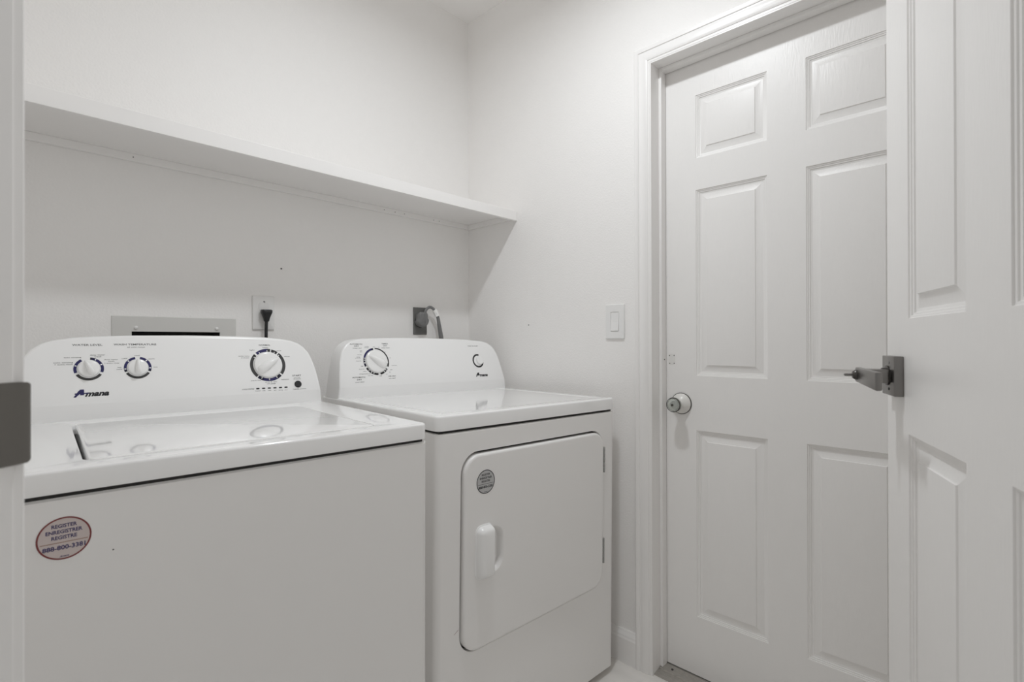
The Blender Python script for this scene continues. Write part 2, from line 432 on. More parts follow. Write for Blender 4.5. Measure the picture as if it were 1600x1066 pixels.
for zz in (-0.022, 0.022):
    bm = nb(); lathe(bm, [(0.0026, 0.0130), (0.0024, 0.0142)], LT @ Matrix.Translation((0.006, zz, 0)), 12)
    obj('set_screw', bm, 'steel' if zz > 0 else 'dark', lv)
for zz in (0.25, 1.2, H + 0.85):
    bm = nb(); box(bm, -0.004, 0.004, -0.004, 0.009, zz - 0.045, zz + 0.045, bev=0.002); obj('hinge', bm, 'nickel', d2)

# ------------------------------------------------------------------ shelf across the back wall
sh = empty('wall_shelf', (0.77, YB, H + 0.53))
tag(sh, 'long white painted wood shelf running across the back wall above both machines', 'shelf')
zs0 = H + 0.5084; YS = YB - 0.3101
bm = nb(); box(bm, XL + 0.001, XW - 0.001, YS + 0.018, YB - 0.001, zs0 + 0.0265, zs0 + 0.0392); jobj('shelf_board', bm, 'shelf', sh)
bm = nb(); box(bm, XL + 0.001, XW - 0.001, YS, YS + 0.018, zs0, zs0 + 0.0394, bev=0.0012); jobj('front_edge', bm, 'shelf', sh)
bm = nb(); box(bm, XL + 0.001, XW - 0.001, YB - 0.014, YB - 0.001, zs0 + 0.0055, zs0 + 0.0265, bev=0.0012); jobj('cleat', bm, 'shelf', sh)
bm = nb(); box(bm, XW - 0.014, XW - 0.001, YS + 0.0185, YB - 0.0145, zs0 + 0.0055, zs0 + 0.0265, bev=0.0012); jobj('cleat', bm, 'shelf', sh)
for xx in (0.30, 1.115, 1.165, 1.21, 1.36, 1.39):
    bm = nb(); lathe(bm, [(0.0017, 0), (0.0017, 0.0006)], frame((xx, YB - 0.0137, zs0 + 0.016), (1, 0, 0), (0, 0, 1)), 10)
    jobj('nail_head', bm, 'greyink', sh)

# ------------------------------------------------------------------ washing machine and dryer
def outline_pts(half, W):
    left = list(half); right = [(W - x, z) for x, z in half][::-1]
    return left, right
def console(root, W, half, yb, depth):
    F = lambda z: yb if z < 0.0349 else yb + 0.3 * (z - 0.035)
    n = len(half)
    # outward normals of the half outline
    nr = []
    for i, (x, z) in enumerate(half):
        xa, za = half[max(i - 1, 0)]; xb, zb = half[min(i + 1, n - 1)]
        tx, tz = xb - xa, zb - za; l = math.hypot(tx, tz); nr.append((-tz / l, tx / l))
    nr[0] = (-1, 0)
    def pts(ins, dy, back=False):
        out = []
        for (x, z), (nx, nz) in zip(half, nr):
            x2, z2 = x - nx * ins, max(z - nz * ins, -0.003)
            y2 = (yb + depth + 0.02 * z2) if back else F(z2) + dy
            out.append((x2, y2, z2))
        L = [Vector(p) for p in out]; Rr = [Vector((W - p[0], p[1], p[2])) for p in out][::-1]
        return L + Rr
    bm = nb()
    rings = [pts(0.0065, 0.0), pts(0.0035, 0.0006), pts(0.0012, 0.0026), pts(0.0, 0.0062), pts(0.0, 0, True), pts(0.003, 0.0, True)]
    vr = [[bm.verts.new(p) for p in r_] for r_ in rings]
    m = len(vr[0])
    for a, b in zip(vr, vr[1:]):
        for i in range(m - 1): bm.faces.new((a[i], a[i + 1], b[i + 1], b[i]))
    for cap in (vr[0], vr[-1]):
        for i in range(n - 1): bm.faces.new((cap[i], cap[i + 1], cap[m - 2 - i], cap[m - 1 - i]))
    return obj('control_panel', bm, 'plastic', root, 28)
def dial(root, T, cx, cz, r, ptr, segs, ringr, name, gl=1.0):
    """segs: (a0,a1,inner,outer,material index) in degrees on the panel"""
    k = empty(name, T @ Vector((cx, cz, 0))); k.parent = root
    Tl = T.copy(); Tl.translation = Vector((0, 0, 0))
    bm = nb()
    for s in segs: arc(bm, Tl, 0, 0, s[2], s[3], s[0], s[1], 0.0003 if s[4] != 3 else 0.00045, s[4])
    me = obj('printed_ring', bm, ['ink', 'blueink', 'darkink', 'plastic'], k)
    bm = nb()
    lathe(bm, [(r, 0.0), (r, 0.004), (r * 0.97, 0.0062), (r * 0.90, 0.0075), (r * 0.86, 0.0078), (r * .5, 0.0095)], Tl, 48)
    obj('knob_skirt', bm, 'knob', k, 30)
    bm = nb()
    Tp = Tl @ Matrix.Rotation(math.radians(ptr), 4, 'Z')
    rings = []
    N = 15
    for i in range(N):
        u = -1 + 2 * i / (N - 1)
        x = u * r * (0.93 if u < 0 else 1.0 * gl)
        e = max(0.0, 1 - abs(u) ** 2.6)
        hw = r * (0.30 - 0.13 * u) * (0.22 + 0.78 * e ** 0.5); hz = 0.007 + 0.0135 * e ** 0.6
        ring = []
        for j in range(11):
            t = math.pi * j / 10
            ring.append(Tp @ Vector((x, hw * math.cos(t), 0.005 + (hz - 0.005) * math.sin(t) ** 0.7)))
        rings.append(ring)
    loft(bm, rings, True, True, closed=False)
    obj('grip', bm, 'knob', k, 50)
    return k
def brand_mark(root, T, x0, x1, zb, hA, ink='blueink'):
    """slanted script word: large A with a long foot and crossing bar, then small letters"""
    bm = nb(); L = x1 - x0; s = hA
    def P(pts, lift=0.0003): flat_poly(bm, T, [(x0 + x * L, zb + y * s) for x, y in pts], lift)
    P([(-0.005, -0.30), (0.050, -0.38), (0.235, 0.62), (0.28, 1.0), (0.19, 1.0), (0.125, 0.74)])     # left stroke with foot
    P([(0.165, 1.0), (0.285, 1.0), (0.285, 0.0), (0.175, 0.0)], 0.00035)                              # right stem
    P([(0.03, 0.36), (0.42, 0.42), (0.42, 0.22), (0.02, 0.14)], 0.0004)                            # crossing bar
    P([(0.0, -0.20), (-0.01, -0.36), (0.06, -0.36), (0.08, -0.12)], 0.00045)
    o = obj('brand_mark', bm, ink, root)
    lettering('brand_letters', [('mana', x0 + L * 0.655, zb + s * 0.22, L * 0.70, s * 0.92, 0, 0.35, 0.045)], T, o, ['ink'], 0.0003)
    return o

sw = (-0.0325, 0.9385, -0.1741, -3.5027, 0.164)
sd = (0.7733, 0.9969, -0.1834, -2.3704, 0.8783)
def machine_root(name, s, dx, drop):
    yaw, tilt = math.radians(s[3]), math.radians(s[4])
    Rm = Matrix.Rotation(yaw, 4, 'Z') @ Matrix.Rotation(tilt, 4, 'Y')
    p = Vector((s[0], s[1], s[2] + H)) + Rm @ Vector((dx, 0, -drop))
    o = bpy.data.objects.new(name, None); C.objects.link(o)
    o.matrix_world = Matrix.Translation(p) @ Rm
    return o
def down(bm, drop):                      # model with z = 0 at the deck surface, root at the feet
    bmesh.ops.translate(bm, verts=bm.verts, vec=(0, 0, drop)); return bm

# ---- washer
Ww, Dw, DRw = 0.668, 0.655, 0.936
wa = machine_root('washing_machine', sw, 0.032, DRw)
tag(wa, 'white top-loading washing machine on the left with three dials and a red-rimmed oval sticker', 'washing machine')
def wobj(name, bm, m, smooth=None): return obj(name, down(bm, DRw), m, wa, smooth)
bm = nb()
zt, zb_ = -0.0385, -0.900
def frect(x0, x1, z0, z1, y): return [Vector((x0, y, z0)), Vector((x1, y, z0)), Vector((x1, y, z1)), Vector((x0, y, z1))]
def cabinet_rings(W, zb_, zt, D):
    rings = [frect(0, W, zb_, zt, D)]
    rv = 0.011
    for k in range(7):
        a = PI / 2 * k / 6
        i_ = rv * (1 - math.cos(a)) ; y_ = rv * (1 - math.sin(a))
        rings.append(frect(i_, W - i_, zb_ + i_ * 0.3, zt - min(i_, 0.003), y_))
    rings.append(frect(rv + 0.001, W - rv - 0.001, zb_ + rv * 0.3 + 0.001, zt - 0.004, 0))
    return rings
loft(bm, cabinet_rings(Ww, zb_, zt, Dw))
wobj('cabinet', bm, 'panel_enamel', 40)
bm = nb(); box(bm, 0.008, Ww - 0.008, 0.007, Dw - 0.01, -0.042, -0.030); wobj('deck_gap_shade', bm, 'dark')  # added dark filler, paints the shade in the gap below the deck
def deck_ring(W, D, ins, z, rf=0.016): return [Vector((x, y, z)) for x, y in rr2(ins, W - ins, ins, D, [0.004, 0.004, max(rf - ins, .002), max(rf - ins, .002)])]
bm = nb()
o = 0.0012                                 # overhang of the deck
def dr(ins, z): return [Vector((x, y, z)) for x, y in rr2(ins - o, Ww + o - ins, ins - o, Dw, [0.004, 0.004, 0.016 - ins * .5, 0.016 - ins * .5])]
lx0, lx1, ly0, ly1 = 0.103, 0.575, 0.050, 0.492
def hr(g, z, r=0.014): return [Vector((x, y, z)) for x, y in rr2(lx0 - g, lx1 + g, ly0 - g, ly1 + g, r)]
loft(bm, [dr(0.002, -0.0335), dr(0, -0.0325), dr(0, -0.0052), dr(0.0005, -0.0028), dr(0.0016, -0.0011), dr(0.0034, -0.0002), dr(0.006, 0), dr(0.030, 0),
          hr(0.0022, 0), hr(0.0006, -0.0005), hr(0.0, -0.0022), hr(0.0, -0.022)], True, True)
wobj('top_deck', bm, 'enamel', 35)
bm = nb()
gl = 0.0065
def lr(g, z): return [Vector((x, y, z)) for x, y in rr2(lx0 + gl + g, lx1 - 0.0018 - g, ly0 + 0.0018 + g, ly1 - 0.002 - g, max(0.012 - g, 0.004))]
loft(bm, [lr(0, -0.021), lr(0, -0.0025), lr(0.0006, -0.0009), lr(0.0020, 0.0), lr(0.004, 0.0003)])
wobj('lid', bm, 'enamel', 35)
bm = nb(); box(bm, lx0 + 0.0003, lx0 + gl, ly0 + 0.004, ly1 - 0.004, -0.0215, -0.0200); wobj('lid_gap_shade', bm, 'dark')  # dark strip painting the shade down in the lid's left gap
halfW = [(0, -0.003), (0.0035, 0.0345), (0.0036, 0.036), (0.0075, 0.07), (0.0125, 0.098), (0.0195, 0.124), (0.028, 0.144), (0.040, 0.1595), (0.055, 0.171), (0.075, 0.1785), (0.105, 0.1840), (0.150, 0.1880), (0.22, 0.1905), (0.334, 0.1918)]
cw = console(wa, Ww, halfW, 0.559, 0.085); cw.location.z = DRw
TP = frame((0, 0.559 - 0.0105, 0), (1, 0, 0), (0, 0.2873, 0.9578))
cf = empty('control_panel_face', (0, 0, DRw)); bpy.data.objects.remove(cf)
Z = lambda z: z / 0.9578
def dn(T, drop): return Matrix.Translation((0, 0, drop)) @ T
TPw = dn(TP, DRw)
I, B, G, Wh = 0, 1, 2, 3
r0, r1 = 0.0216, 0.0272
dial(wa, TPw, 0.1366, Z(0.1132), 0.0198, 113, [(212, 328, r0, r1, G), (122, 201, r0, r1, B), (-20, 82, r0, r1, B), (66, 84, r0, r1, G), (159, 164, r0 + .001, r1 - .001, Wh), (58, 63, r0 + .001, r1 - .001, Wh), (20, 26, r0 + .001, r1 - .001, Wh)], r1, 'water_level_dial')
dial(wa, TPw, 0.2277, Z(0.1130), 0.0198, 92, [(211, 329, r0, r1, G), (101, 202, r0, r1, B), (-22, 79, r0, r1, B), (192, 202, r0, r1, I), (-22, -12, r0, r1, I), (134, 140, r0 + .001, r1 - .001, Wh), (183, 189, r0 + .001, r1 - .001, Wh), (42, 48, r0 + .001, r1 - .001, Wh), (-6, 0, r0 + .001, r1 - .001, Wh)], r1, 'wash_temperature_dial')
r0, r1 = 0.0385, 0.0466
dial(wa, TPw, 0.5234, Z(0.1106), 0.0368, 34, [(78, 88, r0, r1, I), (88, 130, r0, r1, B), (52, 74, r0, r1, I), (38, 47, r0, r1, I), (-38, 38, r0, r1, G), (-130, -44, r0, r1, B), (-130, -110, r0, r1, I), (-60, -44, r0, r1, I), (137, 226, r0, r1, G), (137, 148, r0, r1, I),
      (88, 91, r0, r0 + .004, Wh), (118, 121, r0, r0 + .004, Wh), (60, 63, r0, r0 + .004, Wh), (40, 43, r0, r0 + .004, Wh), (145, 148, r0, r0 + .004, Wh), (-119, -116, r0, r0 + .005, Wh), (-91, -88, r0, r0 + .005, Wh), (-62, -59, r0, r0 + .005, Wh)], r1, 'cycle_dial', 0.9)
bm = nb(); lathe(bm, [(0.0098, 0), (0.0098, 0.0015), (0.0088, 0.0026), (0.006, 0.0028)], TPw @ Matrix.Translation((0.5994, Z(0.0537), 0)), 28)
obj('start_button', bm, 'ink', wa, 40)
for k in range(6):
    xx = 0.4914 + (0.5655 - 0.4914) * k / 5; zz = Z(0.0475 - 0.0006 * k / 5)
    bm = nb(); T = TPw @ Matrix.Translation((xx, zz, 0))
    loft(bm, [[T @ Vector((a_, b_, h)) for a_, b_ in rr2(-0.0042, 0.0042, -0.0018, 0.0018, 0.0016, 3)] for h in (0, 0.0006)])
    obj('status_light', bm, 'ink', wa)
g = 0; t = 1
items = [('WATER LEVEL', .1348, Z(.1680), .0540, .0042, g), ('WASH TEMPERATURE', .2246, Z(.1688), .084, .0042, g), ('all cold rinses', .2258, Z(.1622), .0345, .0024, g),
 ('auto sensing', .1085, Z(.1398), .0300, .0024, g), ('auto sensing', .0925, Z(.1286), .0330, .0024, g), ('+ extra rinse', .0930, Z(.1243), .0310, .0024, g),
 ('deep water', .1527, Z(.1447), .0270, .0024, g), ('wash', .1527, Z(.1405), .0130, .0024, g), ('deep water', .1772, Z(.1337), .0260, .0024, g), ('wash', .1772, Z(.1295), .0120, .0024, g), ('+ extra rinse', .1781, Z(.1253), .0280, .0024, g),
 ('cool', .2269, Z(.1422), .0100, .0024, g), ('cold', .2023, Z(.1354), .0100, .0024, g), ('tap', .1924, Z(.1150), .0080, .0024, g), ('cold', .1923, Z(.1105), .0105, .0024, g), ('warm', .2551, Z(.1336), .0130, .0024, g), ('hot', .2631, Z(.1133), .0075, .0024, g),
 ('NORMAL', .5191, Z(.1660), .0300, .0040, g), ('heavy', .5207, Z(.1590), .0150, .0024, g), ('light', .4855, Z(.1525), .0130, .0024, g), ('bulky items', .4640, Z(.1362), .0270, .0024, g), ('& sheets', .4664, Z(.1315), .0200, .0024, g),
 ('casual', .5554, Z(.1502), .0130, .0024, g), ('whites', .5763, Z(.1331), .0160, .0024, g), ('delicates', .5655, Z(.0688), .0210, .0024, g), ('soak & rinse', .4885, Z(.0698), .0260, .0024, g), ('drain & spin', .5271, Z(.0636), .0310, .0024, g), ('with', .5200, Z(.0592), .0080, .0022, g), ('prewash', .5320, Z(.0588), .0130, .0024, t, .3, .02),
 ('START', .5985, Z(.0782), .0245, .0044, t, 0, .012), ('push to start', .5985, Z(.0718), .0180, .0022, g), ('lid closed', .5986, Z(.0683), .0200, .0022, g), ('CANCEL', .5925, Z(.0400), .0170, .0026, t), ('push & hold', .6120, Z(.0400), .0180, .0020, g),
 ('CYCLE STATUS', .4672, Z(.0474), .0300, .0030, t, .2), ('lid locked', .4914, Z(.0415), .0130, .0020, g), ('wash', .5062, Z(.0413), .0080, .0020, g), ('rinse', .5212, Z(.0410), .0080, .0020, g), ('spin', .5358, Z(.0405), .0070, .0020, g), ('sensing', .5506, Z(.0400), .0110, .0020, g), ('done', .5650, Z(.0398), .0080, .0020, g)]
split_lettering(items, TPw, wa)
brand_mark(wa, TPw, 0.110, 0.172, Z(0.0552), 0.0130)
def sticker(root, cx, cz, rx, y, face, rim, ink, line, drop):
    T = frame((0, y, drop), (1, 0, 0), (0, 0, 1))
    k = empty('round_sticker', (cx, y, cz + drop)); k.parent = root
    Tl = frame((0, 0, 0), (1, 0, 0), (0, 0, 1))
    bm = nb(); lathe(bm, [(rx, 0.0), (rx, 0.00018)], Tl, 56); obj('sticker_film', bm, face, k)
    bm = nb(); arc(bm, Tl, 0, 0, rx * 0.93, rx, 0, 360, 0.0003); obj('sticker_rim', bm, rim, k)
    bm = nb(); flat_poly(bm, Tl, [(-rx * .86, -rx * .20), (rx * .86, -rx * .20), (rx * .86, -rx * .165), (-rx * .86, -rx * .165)], 0.0003); obj('printed_line', bm, line, k)
    it = [('REGISTER', 0, rx * .60, rx * .92, rx * .165, 0, 0, .03), ('ENREGISTRER', 0, rx * .33, rx * 1.32, rx * .165, 0, 0, .03), ('REGISTRE', 0, rx * .06, rx * .92, rx * .165, 0, 0, .03),
          ('888-800-3381', 0, -rx * .42, rx * 1.55, rx * .20, 0, 0, .03), ('Amana', 0, -rx * .83, rx * .34, rx * .09, 0, .3, .02)]
    for one in it: lettering('printed_word', [one], Tl, k, [ink], 0.0003)
    return k
sticker(wa, 0.0808, -0.0945, 0.0290, -0.0002, 'pinkfilm', 'redink', 'purpleink', 'tanink', DRw)
bm = nb()
lathe(bm, [(0.0011, 0), (0.0011, 0.0004)], frame((0.1341, 0, -0.1251), (1, 0, 0), (0, 0, 1)), 10); wobj('paint_chip', bm, 'greyink')
for fx in (0.05, Ww - 0.05):
    for fy in (0.06, Dw - 0.06):
        bm = nb(); lathe(bm, [(0.022, -0.927), (0.022, -0.915), (0.009, -0.913), (0.009, -0.895)], Matrix.Translation((fx, fy, 0)), 16, cap0=True)
        wobj('levelling_foot', bm, 'black', 40)

# ---- dryer
Wd_, Dd, DRd = 0.737, 0.66, 0.934
dy = machine_root('clothes_dryer', sd, 0, DRd)
tag(dy, 'white front-loading clothes dryer beside the right wall with a hinged door and grey round sticker', 'dryer')
def dobj(name, bm, m, smooth=None): return obj(name, down(bm, DRd), m, dy, smooth)
ox0, ox1, oz0, oz1 = 0.0765, 0.6680, -0.6140, -0.1045
zt, zb_ = -0.0458, -0.9086
bm = nb()
# body shell with the door opening in the front
NN = 8
def outer(i_, y, zi=0.0): return [Vector((x, y, z)) for x, z in rr2(i_, Wd_ - i_, zb_ + zi, zt - zi, 0.001, NN)]
def hole(g, y, r=0.052): return [Vector((x, y, z)) for x, z in rr2(ox0 - g, ox1 + g, oz0 - g, oz1 + g, r + g, NN)]
rings = [outer(0, Dd)]
rv = 0.017
for k in range(7):
    a = PI / 2 * k / 6; rings.append(outer(rv * (1 - math.cos(a)), rv * (1 - math.sin(a)), 0.002 * (1 - math.cos(a))))
rings += [outer(rv + 0.002, 0.0, 0.004), hole(0.0062, 0.0), hole(0.0042, 0.0), hole(0.0030, 0.0010), hole(0.0025, 0.004), hole(0.0025, 0.022)]
loft(bm, rings, True, True)
dobj('cabinet', bm, 'panel_enamel', 35)
bm = nb(); box(bm, 0.010, Wd_ - 0.010, 0.009, Dd - 0.01, -0.047, -0.036); dobj('top_gap_shade', bm, 'dark')  # dark block put in to colour the shaded slot under the top
bm = nb()
def dr(ins, z): return [Vector((x, y, z)) for x, y in rr2(ins - o, Wd_ + o - ins, ins - o, Dd, [0.004, 0.004, 0.018 - ins * .5, 0.018 - ins * .5])]
loft(bm, [dr(0.002, -0.0390), dr(0, -0.0380), dr(0, -0.0065), dr(0.0006, -0.0036), dr(0.0021, -0.0014), dr(0.0045, -0.0003), dr(0.008, 0), dr(0.036, 0), dr(0.042, -0.0006), dr(0.050, -0.0019), dr(0.056, -0.0021)])
dobj('top_panel', bm, 'enamel', 35)
bm = nb(); loft(bm, [hole(0.0022, 0.0212), hole(0.0022, 0.0205)]); dobj('door_gap_shade', bm, 'dark')  # black sheet standing in for the shade around the dryer door
# door slab, shifted a touch so the gap shows dark on the top and left
dd_ = empty('dryer_door', (0, 0, DRd)); dd_.parent = dy
bm = nb()
def dsl(g, y, r=0.050): return [Vector((x, y, z)) for x, z in rr2(ox0 + 0.0032 + g, ox1 - 0.0002 - g, oz0 + 0.0008 + g, oz1 - 0.0040 - g, r - g, NN)]
def cup(g, y, s=1): return [Vector((x, y, z)) for x, z in rr2(0.1280 + g, 0.2158 - g, -0.4280 + g, -0.3050 - g, [0.036 - g * .8, 0.012, 0.012, 0.036 - g * .8], NN)]
loft(bm, [dsl(0.001, 0.0200), dsl(0, 0.0180), dsl(0, -0.002), dsl(0.0010, -0.0050), dsl(0.0035, -0.0072), dsl(0.0070, -0.0080), dsl(0.0085, -0.0080),
          cup(-0.0015, -0.0080), cup(0, -0.0080), cup(0.0018, -0.0070), cup(0.006, 0.000), cup(0.010, 0.0085), cup(0.015, 0.0105)])
obj('door_slab', bm, 'panel_enamel', dd_, 35)
hx0, hx1, hz0, hz1 = 0.1180, 0.1700, -0.4320, -0.2960
bm = nb()
def hd(g, y, r=0.018): return [Vector((x, y, z)) for x, z in rr2(hx0 + g, hx1 - g * .3, hz0 + g, hz1 - g, [max(r - g, .003) * .5, max(r - g, .003), max(r - g, .003), max(r - g, .003) * .5], NN)]
loft(bm, [hd(-0.003, -0.0075), hd(-0.003, -0.0092), hd(-0.0015, -0.0104), hd(0.0, -0.0106), hd(0.0012, -0.0150), hd(0.004, -0.0215), hd(0.0075, -0.0262), hd(0.012, -0.0285), hd(0.018, -0.0295)])
obj('door_handle', bm, 'plastic', dd_, 35)
for za, zb2 in ((-0.1594, -0.2447), (-0.4620, -0.5452)):
    hi = empty('hinge', (0.6735, -0.004, (za + zb2) / 2)); hi.parent = dd_
    seg = (za - zb2) / 5
    for k in range(5):
        bm = nb(); z_ = (k - 2.5) * seg
        lathe(bm, [(0.0028, z_ + 0.0004), (0.0034, z_ + 0.0012), (0.0034, z_ + seg - 0.0012), (0.0028, z_ + seg - 0.0004)], Matrix.Identity(4), 12, cap0=True)
        obj('hinge_knuckle', bm, 'hinge', hi, 40)
sticker(dy, 0.1495, -0.1829, 0.0312, -0.0082, 'greyfilm', 'ink', 'ink', 'greyink', DRd)
halfD = [(0, -0.003), (0.0045, 0.0345), (0.0046, 0.036), (0.0110, 0.085), (0.0165, 0.118), (0.0235, 0.143), (0.034, 0.163), (0.048, 0.177), (0.067, 0.187), (0.092, 0.1925), (0.13, 0.1955), (0.18, 0.198), (0.26, 0.2000), (0.3685, 0.2010)]
cd = console(dy, Wd_, halfD, 0.547, 0.092); cd.location.z = DRd
TPd = dn(frame((0, 0.547 - 0.0105, 0), (1, 0, 0), (0, 0.2873, 0.9578)), DRd)
r0, r1 = 0.0418, 0.0485
dial(dy, TPd, 0.1480, Z(0.1167), 0.0405, 147, [(98, 202, r0, r1, B), (165, 202, r0, r1, I), (98, 104, r0, r1, I), (-10, 90, r1 - .0044, r1, I), (-25, -10, r0, r1, I), (-78, -36, r0, r1, I), (210, 272, r0, r1, I),
     (163, 166, r0, r1 - .001, Wh), (172, 175, r0, r1 - .001, Wh), (184, 188, r0, r1 - .001, Wh), (222, 225, r0, r1 - .002, Wh), (236, 240, r0, r1 - .002, Wh), (248, 252, r0, r1 - .002, Wh), (-46, -42, r0, r1 - .002, Wh), (-58, -54, r0, r1 - .002, Wh)], r1, 'timer_dial', 0.86)
kb = empty('start_button', TPd @ Vector((0.6040, Z(0.1130), 0))); kb.parent = dy
Tk = TPd.copy(); Tk.translation = Vector((0, 0, 0))
bm = nb(); arc(bm, Tk, -0.001, 0, 0.0216, 0.0282, 72, 345, 0.0003); obj('printed_arc', bm, 'ink', kb)
bm = nb(); lathe(bm, [(0.0175, 0), (0.0175, 0.005), (0.0165, 0.0070), (0.012, 0.0078), (0.007, 0.0074)], Tk @ Matrix.Translation((0.0065, 0.0015, 0)), 36); obj('button_cap', bm, 'knob', kb, 40)
items = [('AUTOMATIC', .0813, Z(.1754), .0470, .0042, g), ('DRY', .0818, Z(.1690), .0170, .0042, g), ('NORMAL HEAT', .0831, Z(.1618), .0320, .0026, g),
 ('TIMED', .1896, Z(.1778), .0250, .0042, g), ('DRY', .1900, Z(.1708), .0150, .0042, g), ('HIGH HEAT', .1913, Z(.1632), .0310, .0026, g),
 ('AUTOMATIC', .0761, Z(.0650), .0470, .0042, t), ('DRY', .0769, Z(.0574), .0170, .0042, t), ('LOW HEAT', .0775, Z(.0492), .0320, .0030, t),
 ('AIR DRY', .2013, Z(.0650), .0300, .0040, t), ('NO HEAT', .2005, Z(.0575), .0260, .0030, t), ('PUSH TO START', .5895, Z(.1724), .0520, .0034, g),
 ('OFF', .1455, Z(.1662), .0080, .0026, g), ('OFF', .0925, Z(.1013), .0090, .0026, t), ('OFF', .1575, Z(.0671), .0090, .0026, t), ('OFF', .2010, Z(.0870), .0090, .0026, t),
 ('wrinkle', .1185, Z(.1680), .0150, .0024, g), ('prevent', .1180, Z(.1640), .0150, .0024, g), ('less', .0957, Z(.1535), .0080, .0024, g), ('dry', .0957, Z(.1497), .0080, .0024, g), ('very dry', .0880, Z(.1400), .0150, .0024, g), ('energy', .0830, Z(.1325), .0130, .0024, g), ('preferred', .0810, Z(.1287), .0190, .0024, g), ('damp dry', .0828, Z(.1192), .0180, .0024, g),
 ('less dry', .0905, Z(.0918), .0200, .0024, g), ('dry', .1005, Z(.0842), .0120, .0024, g), ('energy preferred', .0990, Z(.0758), .0400, .0024, t), ('very dry', .1185, Z(.0698), .0200, .0024, g),
 ('60', .1640, Z(.1655), .0050, .0024, g), ('50', .1860, Z(.1490), .0050, .0024, g), ('40', .2035, Z(.1283), .0055, .0024, g), ('cool down', .2150, Z(.1018), .0220, .0024, g), ('20', .1940, Z(.0790), .0050, .0022, g), ('10', .1810, Z(.0720), .0050, .0022, g)]
split_lettering(items, TPd, dy)
bmk = brand_mark(dy, TPd, 0.5790, 0.6400, Z(0.0540), 0.0125, 'ink')
for fx in (0.05, Wd_ - 0.05):
    for fy in (0.06, Dd - 0.06):
        bm = nb(); lathe(bm, [(0.020, -0.934), (0.020, -0.922), (0.009, -0.920), (0.009, -0.905)], Matrix.Translation((fx, fy, 0)), 16, cap0=True)
        dobj('levelling_foot', bm, 'black', 40)
bm = nb()
T = frame((0, -0.0001, 0), (1, 0, 0), (0, 0, 1))
flat_poly(bm, T, [(0.0560, -0.5500), (0.0700, -0.5420), (0.0702, -0.5427), (0.0562, -0.5508)], 0.0002)
dobj('scuff_mark', bm, 'redink')

# ------------------------------------------------------------------ wall fittings
# recessed valve box behind the washer
vb = empty('valve_box', ((vx0 + vx1) / 2, YB, H - 0.05))
tag(vb, 'recessed grey laundry valve box with a black opening, half hidden behind the washing machine', 'valve box')
X0, X1, Z1, Z0 = 0.2523, 0.5729, H + 0.0742, H - 0.165
bm = nb()
ra = lambda y, i_: [Vector((a_, y, b_)) for a_, b_ in ((X0 + i_, Z0 + i_), (X1 - i_, Z0 + i_), (X1 - i_, Z1 - i_), (X0 + i_, Z1 - i_))]
rb = lambda y, i_: [Vector((a_, y, b_)) for a_, b_ in ((vx0 + i_, vz0 + i_), (vx1 - i_, vz0 + i_), (vx1 - i_, vz1 - i_), (vx0 + i_, vz1 - i_))]
loft(bm, [ra(YB - 0.0005, 0), ra(YB - 0.0030, 0.0015), rb(YB - 0.0030, 0.0005), rb(YB + 0.0010, 0.001)], False, False)
jobj('face_plate', bm, 'boxmetal', vb)
bm = nb()
loft(bm, [rb(YB + 0.0010, 0.001), rb(YB + 0.095, 0.001)], False, True)
jobj('box_liner', bm, 'dark', vb)
for xx in (0.3080, 0.5161):
    bm = nb(); lathe(bm, [(0.0052, 0.0), (0.0052, 0.0020), (0.0040, 0.0036), (0.0015, 0.0042)], frame((xx, YB - 0.003, H + 0.0410), (1, 0, 0), (0, 0, 1)), 18)
    jobj('screw', bm, 'outlet', vb, 50)
# white outlet and the washer's black plug
wo = empty('wall_outlet', (0.6577, YB, H + 0.0970))
tag(wo, 'off-white duplex wall outlet plate above the washing machine holding a black plug', 'outlet')
def plate(x0, x1, z0, z1, t_, m, root, r=0.003, name='cover_plate'):
    bm = nb()
    rg = lambda i_, y: [Vector((a_, y, b_)) for a_, b_ in rr2(x0 + i_, x1 - i_, z0 + i_, z1 - i_, max(r - i_, 0.0008), 4)]
    loft(bm, [rg(0, YB - 0.0004), rg(0, YB - t_ * .45), rg(0.0012, YB - t_ * .8), rg(0.0045, YB - t_)], True, True)
    return jobj(name, bm, m, root, 30)
plate(0.6223, 0.6935, H + 0.0396, H + 0.1538, 0.006, 'outlet', wo)
for zz in (0.0760, 0.1175):
    bm = nb()
    loft(bm, [[Vector((a_, y, b_)) for a_, b_ in rr2(0.6580 - 0.0165, 0.6580 + 0.0165, H + zz - 0.0143, H + zz + 0.0143, 0.010, 5)] for y in (YB - 0.0055, YB - 0.0072)])
    jobj('receptacle', bm, 'outlet', wo)
bm = nb(); lathe(bm, [(0.0032, 0.0), (0.0028, 0.0012)], frame((0.6590, YB - 0.006, H + 0.1335), (1, 0, 0), (0, 0, 1)), 14); jobj('screw', bm, 'steel', wo)
pc = empty('power_plug', (0.662, YB - 0.02, H + 0.09))
tag(pc, 'black power plug and cord hanging from the off-white outlet behind the washing machine', 'plug')
bm = nb()
secs = []
for zz, hw, hy in ((0.1065, 0.0155, 0.011), (0.1045, 0.0175, 0.0130), (0.0970, 0.0170, 0.0135), (0.0880, 0.0130, 0.0120), (0.0780, 0.0095, 0.0090), (0.0700, 0.0080, 0.0075), (0.0670, 0.0070, 0.0065)):
    secs.append([Vector((0.6608 + a_, YB - 0.0075 - 0.0135 + b_, H + zz)) for a_, b_ in rr2(-hw, hw, -hy, hy, min(hw, hy) * .7, 4)])
loft(bm, secs); jobj('plug_body', bm, 'black', pc, 50)
bm = nb()
